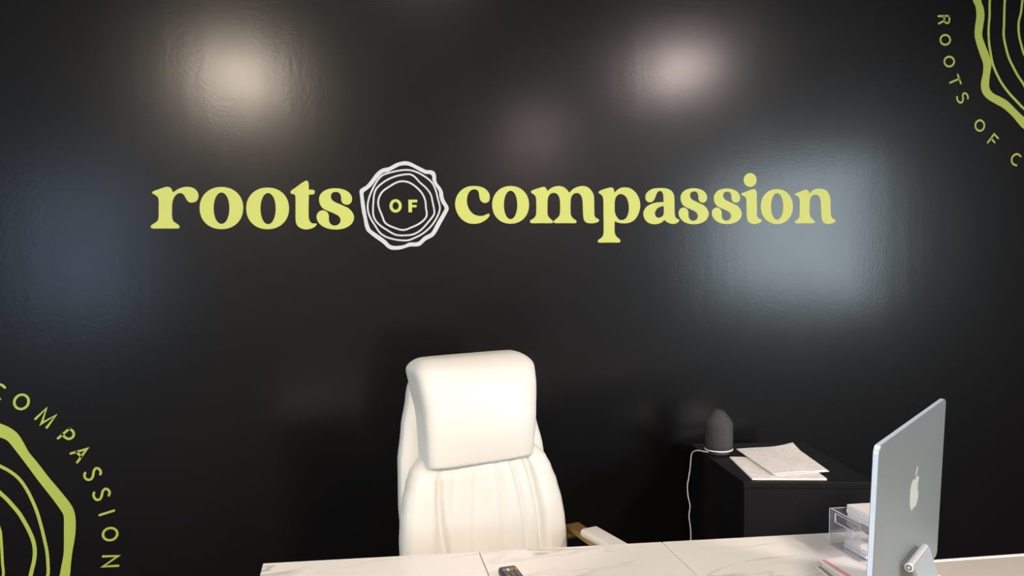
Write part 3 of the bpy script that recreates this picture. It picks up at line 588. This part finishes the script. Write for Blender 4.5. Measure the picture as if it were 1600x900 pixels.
# ------------------------------------------------------------------ office chair
chair = thing('office_chair', 'white leather high back office chair with gold arms behind the desk', 'chair', (0.555, -0.68, 0), math.radians(12))
def yf(z): return (z - .7) * .17 + .05 * max(0, .72 - z)
def section(z, hw, y0, y1, n=4.0, k=64, xc=0.0, f=None):
    ym, hd = (y0 + y1) / 2, (y1 - y0) / 2; lp = []
    for i in range(k):
        t = 2 * PI * i / k; c, s = math.cos(t), math.sin(t)
        x = hw * math.copysign(abs(c) ** (2 / n), c); y = ym + hd * math.copysign(abs(s) ** (2 / n), s)
        if f: x, y = f(x, y, z, hw, s)
        lp.append((x + xc, y, z))
    return lp
def interp(tab, z):
    if z <= tab[0][0]: return tab[0][1]
    for (a, u), (b, v) in zip(tab, tab[1:]):
        if z <= b:
            t = (z - a) / (b - a); t = t * t * (3 - 2 * t) * .5 + t * .5
            return u + (v - u) * t
    return tab[-1][1]
def pillow(name, z0, z1, hwtab, y0f, y1f, n, m, parent, rows=40, k=96, rnd=.03, f=None, ends=(1, 1), xcf=None):
    loops = []
    for i in range(rows + 1):
        u = i / rows; u = .5 - .5 * math.cos(PI * u)
        z = z0 + (z1 - z0) * u
        e = 1.0
        ra, rb = rnd if isinstance(rnd, tuple) else (rnd, rnd); rc = ra
        if ends[0] and z - z0 < ra: e = min(e, math.sqrt(max(0, 1 - (1 - (z - z0) / ra) ** 2)))
        if ends[1] and z1 - z < rb: e = min(e, math.sqrt(max(0, 1 - (1 - (z1 - z) / rb) ** 2))); rc = rb
        e = max(e, .05)
        hw = interp(hwtab, z) - rc * (1 - e); a, b = y0f(z), y1f(z); md = (a + b) / 2; hd = (b - a) / 2 * (1 - (1 - e) * .75)
        loops.append(section(z, hw, md - hd, md + hd, n, k, xc=xcf(z) if xcf else 0.0, f=f))
    return obj(name, loft(loops), m, parent, True)
# upholstered shell behind the cushions
pillow('back_shell', .47, 1.165, [(.47, .235), (.6, .256), (.75, .264), (.9, .255), (1.0, .236), (1.1, .211), (1.165, .193)],
       lambda z: yf(z) + .045, lambda z: yf(z) + .135, 3.6, M['leather'], chair, 36, 72, .03, xcf=lambda z: .008)
SEAMS = [(-.585, .012, .012), (.60, .010, .012), (-.21, .006, .007), (.10, .006, .007), (.36, .0055, .007), (-.45, .0045, .007)]
def cushion_front(x, y, z, hw, s):
    if s < 0:
        q = x / hw; w = min(1.0, -s * 2.2)
        v = max(0.0, min(1.0, (z - .52) / .40))
        edge = max(0.0, min(1.0, (abs(q) - .60) / .12)); edge = edge * edge * (3 - 2 * edge)
        y -= .016 * edge * w * (1 - .75 * v ** 2)                     # bolsters stand proud lower down
        for c, d, wd in SEAMS:
            c2 = c + (.10 - .20 * v if c < -.5 else .02 * v) + (.03 * math.sin(9 * z + 5 * c) if abs(c) < .5 else 0)
            fade = min(1.0, max(0, (1.0 - v) * 6)) if c < -.5 else 1.0
            y += d * w * fade * math.exp(-((x - c2 * hw) / wd) ** 2)
        y -= .010 * w * math.cos(min(1, abs(q) / .6) * PI / 2)          # gentle belly
    return x, y
pillow('back_cushion', .50, .945, [(.5, .272), (.6, .284), (.68, .283), (.74, .277), (.80, .265), (.85, .249), (.88, .236), (.91, .217), (.945, .19)],
       lambda z: yf(z) - .035 + .5 * max(0, z - .86) ** 1.3, lambda z: yf(z) + .08, 2.9, M['leather'], chair, 90, 360, .06, cushion_front)
def headrest_front(x, y, z, hw, s):
    if s < 0:
        q = x / hw
        y -= .016 * (1 - q * q) * (1 - ((z - 1.06) / .17) ** 2)
    z_ = (z - .9) / .31
    return x, y
hr = pillow('headrest', .895, 1.222, [(.895, .180), (.95, .186), (1.05, .193), (1.14, .203), (1.19, .207), (1.222, .200)],
       lambda z: yf(z) - .062 - .012 * math.sin(max(0, min(1, (z - .9) / .3)) * PI) + 3.2 * max(0, z - 1.13) ** 2,
       lambda z: yf(z) + .075 + .05 * max(0, min(1, (z - 1.03) / .15)), 5.0, M['leather'], chair, 54, 130, (.014, .045), headrest_front, xcf=lambda z: -.015 * max(0, (1.08 - z) / .18) + .004 * max(0, (z - 1.08) / .12))
# seat
bm = bmesh.new(); add_box(bm, -.26, .26, -.47, .03, .43, .545, None, .045, 5)
obj('seat', bm, M['leather'], chair, True)
for sx in (-1, 1):
    # flat gold arm loop
    path = [(.0, .60), (.02, .628), (-.03, .634), (-.12, .630), (-.25, .626), (-.34, .618), (-.375, .58), (-.375, .50), (-.36, .47), (-.30, .462)]
    P = catmull([(a, b, False) for a, b in path], False, 5)
    loops = []
    for i, (y, z) in enumerate(P):
        a, b = P[max(i - 1, 0)], P[min(i + 1, len(P) - 1)]
        d = Vector((0, b[0] - a[0], b[1] - a[1])).normalized(); nn = Vector((0, -d.z, d.y)) * .009
        c = Vector((sx * .315, y, z)); w = Vector((.023, 0, 0))
        loops.append([c - w - nn, c + w - nn, c + w + nn, c - w + nn])
    af = obj('arm_frame', loft(loops), M['gold'], chair); af['label'] = 'gold metal arm frame'
    bm = bmesh.new(); add_box(bm, sx * .315 - .034, sx * .315 + .034, -.345, -.09, .636, .664, None, .012, 4)
    obj('arm_pad', bm, M['leather'], chair, True)
    bm = bmesh.new(); add_box(bm, sx * .24 if sx > 0 else -.33, .33 if sx > 0 else -.24, -.32, -.27, .445, .465, None, .003, 1)
    obj('arm_bracket', bm, M['gold'], chair)
obj('gas_lift', lathe([(0, .09), (.028, .09), (.028, .30), (.018, .30), (.018, .40), (.10, .42), (.10, .43), (0, .43)], 24), M['gold'], chair, False, loc=(0, -.21, 0))
for i in range(5):
    a = 2 * PI * i / 5 + .3
    loops = []
    for r, w, h0, h1 in ((.02, .03, .07, .115), (.16, .024, .072, .105), (.30, .018, .075, .095)):
        c = Vector((math.cos(a) * r, math.sin(a) * r - .21, 0)); sd = Vector((-math.sin(a), math.cos(a), 0)) * w
        loops.append([c - sd + Vector((0, 0, h0)), c + sd + Vector((0, 0, h0)), c + sd + Vector((0, 0, h1)), c - sd + Vector((0, 0, h1))])
    obj('base_leg', loft(loops), M['gold'], chair)
    bm = lathe([(0, -.02), (.026, -.02), (.030, -.012), (.030, .012), (.026, .02), (0, .02)], 20)
    obj('caster', bm, M['black_plastic'], chair, True, loc=(math.cos(a) * .31, math.sin(a) * .31 - .21, .0305), rot=(PI / 2, 0, a + 1.2))
    obj('caster_stem', lathe([(0, .058), (.009, .058), (.009, .08), (0, .08)], 12), M['black_plastic'], chair, False, loc=(math.cos(a) * .30, math.sin(a) * .30 - .21, 0))

# ------------------------------------------------------------------ desktop computer seen from behind
TOPC = Vector((1.2284, -1.7265, 1.2056))
yw, tl = math.radians(35.366), math.radians(2.18)
A_ = Vector((math.cos(yw), math.sin(yw), 0)); N0 = Vector((math.sin(yw), -math.cos(yw), 0))
T_ = N0 * math.sin(tl) + Vector((0, 0, 1)) * math.cos(tl); N_ = N0 * math.cos(tl) - Vector((0, 0, 1)) * math.sin(tl)
imac = thing('desktop_computer', 'slim silver all in one computer seen from behind on the right of the desk', 'computer',
             (TOPC.x, TOPC.y, DESK_Z))
def ip(a, t, n): # along the width, down from the top edge, out of the back face
    return TOPC + A_ * a - T_ * t + N_ * n - Vector((TOPC.x, TOPC.y, DESK_Z))
def rounded_rect(w, h, r, k=6):
    out = []
    for cx, cy, a0 in ((w / 2 - r, -r, 0), (-w / 2 + r, -r, 90), (-w / 2 + r, -h + r, 180), (w / 2 - r, -h + r, 270)):
        for i in range(k + 1):
            a = math.radians(a0 + 90 * i / k); out.append((cx + r * math.cos(a), cy + r * math.sin(a)))
    return out
PW, PH, PT = .547, .3764, .0115
rr = rounded_rect(PW, PH, .014); rs = rounded_rect(PW - .002, PH - .002, .013)
loops = [[ip(x, -y + .001 * 0, -PT) for x, y in [(p[0], p[1] - .001) for p in rs]], [ip(x, -y, -PT + .001) for x, y in rr],
         [ip(x, -y, -.001) for x, y in rr], [ip(x, -y, 0) for x, y in [(p[0], p[1] - .001) for p in rs]]]
obj('body', loft(loops), M['aluminium'], imac)
def slab(name, a0, a1, t0, t1, n0, n1, m, bev=0.0):
    bm = bmesh.new()
    vs = add_box(bm, a0, a1, t0, t1, n0, n1, None, bev, 3)
    for v in bm.verts: v.co = ip(v.co.x, v.co.y, v.co.z)
    return obj(name, bm, m, imac)
band = [[ip(x, -y, -PT + .0012) for x, y in rounded_rect(PW + .0006, PH + .0006, .0143)], [ip(x, -y, -.0012) for x, y in rounded_rect(PW + .0006, PH + .0006, .0143)]]
band = [[p + T_ * .0003 for p in lp_] for lp_ in band]
obj('lit_edge_band', loft(band, cap=False), M['edge'], imac)
slab('screen', -PW / 2 + .010, PW / 2 - .010, .010, .312, -PT - .0012, -PT - .0002, M['screen'])
slab('chin', -PW / 2 + .003, PW / 2 - .003, .3135, PH - .004, -PT - .0012, -PT - .0002, M['chin'])
APPLE = [(0, .365, 1), (.10, .405, 0), (.21, .415, 0), (.32, .37, 0), (.40, .285, 1), (.325, .21, 0), (.287, .115, 0), (.30, 0, 0), (.355, -.085, 0), (.43, -.135, 1),
         (.385, -.265, 0), (.30, -.40, 0), (.205, -.485, 0), (.10, -.475, 0), (0, -.445, 0), (-.10, -.475, 0), (-.205, -.485, 0), (-.31, -.39, 0),
         (-.40, -.21, 0), (-.435, 0, 0), (-.415, .20, 0), (-.335, .34, 0), (-.22, .41, 0), (-.10, .40, 0)]
LEAF = [(0.0, .455, 1), (.015, .56, 0), (.09, .655, 0), (.21, .705, 1), (.195, .605, 0), (.12, .505, 0)]
LS = .083
flat_shape('logo', [APPLE, LEAF], M['logo'], imac, thick=.0006, place=lambda x, y, h: ip(x * .086 + .010, .156 - y * .073, h + .0001))
# hinge and stand
HT, HN = .287, .016
def hinge_loop(a, r): return [ip(a - .008, HT + r * math.cos(2 * PI * i / 24), HN + r * math.sin(2 * PI * i / 24)) for i in range(24)]
obj('hinge', loft([hinge_loop(-.066, .0075), hinge_loop(-.065, .009), hinge_loop(.065, .009), hinge_loop(.066, .0075)]), M['aluminium_bright'], imac, False)
slab('hinge_mount', -.064, .048, HT - .003, HT + .003, 0.0002, HN - .006, M['aluminium'])
obj('hinge_cap', loft([hinge_loop(-.0663, .0062), hinge_loop(-.0666, .0058)]), M['aluminium'], imac)
obj('hinge_screw', loft([hinge_loop(-.0667, .0028), hinge_loop(-.0672, .0022)]), M['aluminium_bright'], imac)
def stand_pt(a, z, out): # horizontal offset from the panel plane, absolute height
    base = TOPC + A_ * a; return Vector((base.x + N0.x * out - TOPC.x, base.y + N0.y * out - TOPC.y, z - DESK_Z))
hz = (TOPC - T_ * HT + N_ * HN); ho = (hz - TOPC).dot(N0)
prof = [(hz.z + .004, ho + .006), (hz.z - .06, ho + .026), (DESK_Z + .03, ho + .060), (DESK_Z + .008, ho + .066), (DESK_Z + .004, ho + .058), (DESK_Z + .004, ho - .075)]
loops = []
for i, (z, o_) in enumerate(prof):
    a, b = prof[max(i - 1, 0)], prof[min(i + 1, len(prof) - 1)]
    d = Vector((b[1] - a[1], b[0] - a[0])).normalized(); q = Vector((-d.y, d.x)) * .0035
    loops.append([stand_pt(-.072, z - q.y, o_ - q.x), stand_pt(.057, z - q.y, o_ - q.x), stand_pt(.057, z + q.y, o_ + q.x), stand_pt(-.072, z + q.y, o_ + q.x)])
obj('stand', loft(loops), M['stand'], imac)

# ------------------------------------------------------------------ remote control
rem = thing('remote_control', 'black remote control with coloured keys lying on the marble desk', 'remote', (0.4915, -1.262, DESK_Z), math.radians(2))
bm = bmesh.new(); add_box(bm, -.0245, .0245, -.095, .095, 0.0, .019, None, .0075, 4)
for v in bm.verts:
    if abs(v.co.y) > .08: v.co.y -= math.copysign(.010 * (abs(v.co.x) / .0245) ** 2, v.co.y)
obj('body', bm, M['remote_black'], rem, True)
for i, c in enumerate(('blue', 'yellow', 'green', 'red')):
    bm = bmesh.new(); add_box(bm, -.0175 + i * .0096, -.0100 + i * .0096, .056, .068, .018, .0208, None, .001, 2)
    k = obj('key', bm, M['key_' + c], rem); k['label'] = c + ' key'
for r in range(9):
    for i in range(3):
        bm = bmesh.new(); add_box(bm, -.018 + i * .0130, -.0085 + i * .0130, .040 - r * .014, .048 - r * .014, .018, .0205, None, .001, 1)
        obj('key', bm, M['key_grey'], rem)

# ------------------------------------------------------------------ black side table with diffuser and papers
TZ = 0.72
FL, BL = Vector((1.509, -.598)), Vector((1.586, -.050))
FR = FL + Vector((math.cos(math.radians(-18)), math.sin(math.radians(-18)))) * .46
BR = BL + Vector((math.cos(math.radians(-15.5)), math.sin(math.radians(-15.5)))) * .48
st = thing('side_table', 'black box side table against the black wall, under the papers', 'table', (1.77, -.36, 0))
def tp(poly): return [(p[0] - 1.77, p[1] + .36) for p in poly]
ctr = (FL + FR + BL + BR) / 4
ins = lambda q, k: ctr + (q - ctr) * k
obj('tabletop', prism(tp([FL, FR, BR, BL]), TZ - .022, TZ, .0015), M['side_table'], st)
obj('cabinet', prism(tp([ins(q, .985) for q in (FL, FR, BR, BL)]), 0.0, TZ - .022), M['side_table'], st)

dif = thing('oil_diffuser', 'charcoal ceramic oil diffuser with white ring and white cord on the side table', 'diffuser', (1.6215, -.225, TZ))
prof = [(.0535, .022), (.0555, .026), (.0560, .045), (.0560, .118), (.0545, .128), (.048, .141), (.030, .163), (.019, .1755), (.0125, .1775), (.0105, .1745), (.0095, .166), (0, .165)]
obj('cover', lathe(prof, 64), M['stone'], dif, True)
obj('light_ring', lathe([(0, .0175), (.0562, .0175), (.0568, .0195), (.0562, .0218), (0, .0218)], 64), M['white_plastic'], dif, True)
obj('base', lathe([(0, 0), (.050, 0), (.0525, .003), (.0525, .0172), (0, .0172)], 48), M['black_plastic'], dif, True)
cp = [(1.572, -.235, .731), (1.560, -.215, .7305), (1.551, -.190, .7285), (1.5425, -.165, .7195), (1.539, -.150, .700), (1.535, -.148, .648),
      (1.528, -.146, .60), (1.522, -.148, .572), (1.524, -.150, .53), (1.533, -.150, .488), (1.528, -.150, .449), (1.533, -.150, .408),
      (1.536, -.150, .359), (1.53, -.15, .25), (1.54, -.148, .10), (1.54, -.12, .008), (1.53, -.06, .006)]
sm = []
for i in range(len(cp) - 1):
    p0, p1, p2, p3 = [Vector(cp[max(0, min(len(cp) - 1, i + k))]) for k in (-1, 0, 1, 2)]
    for s in range(4):
        t_ = s / 4; sm.append(.5 * ((2 * p1) + (p2 - p0) * t_ + (2 * p0 - 5 * p1 + 4 * p2 - p3) * t_ ** 2 + (3 * p1 - p0 - 3 * p2 + p3) * t_ ** 3))
sm.append(Vector(cp[-1]))
cd = obj('power_cord', tube([p - Vector((1.6215, -.225, TZ)) for p in sm], .0024, 8), M['white_plastic'], dif, True); cd['label'] = 'white power cord'

bm = bmesh.new(); bmesh.ops.create_icosphere(bm, subdivisions=3, radius=1.0)
mist = obj('mist_puff', bm, M['mist'], None, True, loc=(1.555, -.215, .885))
mist.scale = (.14, .085, .115)
tag(mist, 'faint grey mist drifting to the left of the oil diffuser', 'mist'); mist['kind'] = 'stuff'

def sheet_mesh(c, z, th, curl=None, nx=14, ny=14):
    """a rectangle of paper over four ground corners, with a lifted corner or wave"""
    bm = bmesh.new(); g = []
    for top in (0, 1):
        rows = []
        for j in range(ny + 1):
            row = []
            for i in range(nx + 1):
                u, v = i / nx, j / ny
                p = (c[0] * (1 - u) + c[1] * u) * (1 - v) + (c[3] * (1 - u) + c[2] * u) * v
                row.append(bm.verts.new((p.x, p.y, z + (th if top else 0) + (curl(u, v) if curl else 0))))
            rows.append(row)
        g.append(rows)
    for j in range(ny):
        for i in range(nx):
            bm.faces.new((g[1][j][i], g[1][j][i + 1], g[1][j + 1][i + 1], g[1][j + 1][i]))
            bm.faces.new((g[0][j][i], g[0][j + 1][i], g[0][j + 1][i + 1], g[0][j][i + 1]))
    for i in range(nx):
        bm.faces.new((g[0][0][i], g[0][0][i + 1], g[1][0][i + 1], g[1][0][i])); bm.faces.new((g[0][ny][i], g[1][ny][i], g[1][ny][i + 1], g[0][ny][i + 1]))
    for j in range(ny):
        bm.faces.new((g[0][j][0], g[1][j][0], g[1][j + 1][0], g[0][j + 1][0])); bm.faces.new((g[0][j][nx], g[0][j + 1][nx], g[1][j + 1][nx], g[1][j][nx]))
    return bm
def paper_pile(label, corners, z, layers, loc, group):
    t = thing('paper_stack', label, 'papers', (loc[0], loc[1], z), group=group)
    for k, (dz, th, sh, curl, m) in enumerate(layers):
        c = [Vector((p[0] - loc[0] + sh[0], p[1] - loc[1] + sh[1], 0)) for p in corners]
        obj('sheet', sheet_mesh(c, dz, th, curl), m, t, False)
    return t
# corner order: front-left, front-right, back-right, back-left
paper_pile('lower white paper packet nearest the front edge of the side table', [(1.552, -.585), (1.800, -.668), (1.870, -.395), (1.625, -.305)], TZ,
           [(0.0004, .0022, (0, 0), None, M['paper_plain']), (0.0028, .0016, (.004, .006), None, M['paper_plain']), (0.0046, .0008, (.001, .004), None, M['paper'])], (1.70, -.49), 'papers on the side table')
up = lambda u, v: .016 * max(0, (u + v - 1.45) / .55) ** 2 + .0015 * math.sin(5 * u)
paper_pile('upper printed paper packet lying askew on top of the lower one', [(1.640, -.580), (1.850, -.595), (1.938, -.262), (1.698, -.232)], TZ + .0058,
           [(0.0016, .0012, (.010, -.006), None, M['paper_plain']), (0.0050, .0030, (0, 0), up, M['paper'])], (1.77, -.42), 'papers on the side table')

# ------------------------------------------------------------------ clear acrylic holder with cards, envelopes
H0 = Vector((1.377, -1.250, DESK_Z)); hx = Vector((math.cos(math.radians(-8)), math.sin(math.radians(-8)), 0)); hy = Vector((.03, .9995, 0))
hold = thing('acrylic_holder', 'clear acrylic card holder behind the computer screen', 'holder', (H0.x, H0.y, DESK_Z))
HM = Matrix(((hx.x, -hy.x, 0, 0), (hx.y, -hy.y, 0, 0), (0, 0, 1, 0), (0, 0, 0, 1)))   # local: x along the back, y towards the camera, z up
def hbox(name, x0, x1, y0, y1, z0, z1, m, parent=hold, bev=0.0):
    bm = bmesh.new(); add_box(bm, x0, x1, y0, y1, z0, z1, HM, bev, 2); return obj(name, bm, m, parent)
HW, HD, HH = .135, .125, .100
# left side panel with a hand slot
bm = bmesh.new()
for p in ((0, HD, 0, .070), (0, .022, .070, .093), (HD - .004, HD, .070, .093), (0, HD, .093, HH)):
    add_box(bm, 0, .003, p[0], p[1], p[2], p[3], HM)
lp = obj('side_panel', bm, M['acrylic'], hold)
bm = bmesh.new()
for p in ((-.0003, HD, HH, HH + .0012), (.022, HD - .004, .0928, .0942), (.022, HD - .004, .0692, .0706)): add_box(bm, -.0002, .0032, p[0], p[1], p[2], p[3], HM)
add_box(bm, -.0002, .0032, .0212, .0226, .070, .093, HM); add_box(bm, -.0012, .0004, -.0008, .0010, .012, HH, HM)
obj('polished_edge', bm, M['acrylic_edge'], hold)
hbox('back_panel', .0032, HW, 0, .003, 0.0, HH, M['acrylic'])
hbox('rim', .0032, HW, -.0002, .0032, HH, HH + .0012, M['acrylic_edge'])
hbox('side_panel', HW - .003, HW, .0032, HD, 0.0, HH, M['acrylic'])
hbox('base', .0032, HW - .0032, .0032, HD, 0.0, .003, M['acrylic'])
hbox('shelf', .0032, HW - .0032, .0032, HD, .074, .077, M['acrylic'])
bm = lathe([(0, 0), (.006, 0), (.006, .022), (.011, .028), (.013, .036), (.010, .044), (0, .047)], 10)
for v in bm.verts: v.co = HM @ (v.co + Vector((.040, .030, .003)))
obj('knob', bm, M['acrylic_edge'], hold, True)
cards = thing('card_stack', 'stack of white cards standing up in the clear acrylic holder', 'cards', (H0.x, H0.y, DESK_Z + .0772))
for k, (x0, z0, z1) in enumerate(((.046, .0005, .010), (.043, .0103, .022), (.0445, .0223, .034))):
    bm = bmesh.new(); add_box(bm, x0, HW - .006, .006, HD - .002 - .002 * k, z0, z1, HM, .002, 2); obj('card', bm, M['paper_plain'], cards)
pad = thing('notepad', 'white notepad lying in the bottom of the clear acrylic holder', 'notepad', (H0.x, H0.y, DESK_Z + .0035))
for k, (z0, z1) in enumerate(((.0005, .009), (.0093, .020))):
    bm = bmesh.new(); add_box(bm, .020 + .003 * k, HW - .008, .030, HD - .003, z0, z1, HM, .001, 1); obj('sheet_block', bm, M['paper_plain'], pad)

def envelope(label, corners, z, th, loc, stripe, window_):
    t = thing('envelope', label, 'envelope', (loc[0], loc[1], z), group='envelopes beside the computer')
    c = [Vector((p[0] - loc[0], p[1] - loc[1], 0)) for p in corners]
    obj('paper', sheet_mesh(c, 0.0, th, None, 4, 4), M['paper_plain'], t)
    def strip(name, u0, u1, v0, v1, m):
        q = [(c[0] * (1 - u) + c[1] * u) * (1 - v) + (c[3] * (1 - u) + c[2] * u) * v for u, v in ((u0, v0), (u1, v0), (u1, v1), (u0, v1))]
        obj(name, sheet_mesh(q, th + .0001, .0002, None, 2, 2), m, t)
    if stripe: strip('stripe', stripe[0], stripe[1], .0, 1.0, M['pink'])
    if window_: strip('printed_band', window_[0], window_[1], .5, .985, M['brown_print'])
# corner order: front-left, front-right, back-right, back-left
envelope('lower white envelope with brown printing at its edge, under the pink striped one', [(1.218, -1.560), (1.330, -1.545), (1.322, -1.352), (1.246, -1.374)], DESK_Z + .0004, .003, (1.28, -1.46), None, (.03, .16))
envelope('top white envelope with a pink red stripe, left of the computer', [(1.262, -1.560), (1.372, -1.530), (1.350, -1.346), (1.272, -1.352)], DESK_Z + .0037, .0035, (1.31, -1.45), (.07, .20), None)
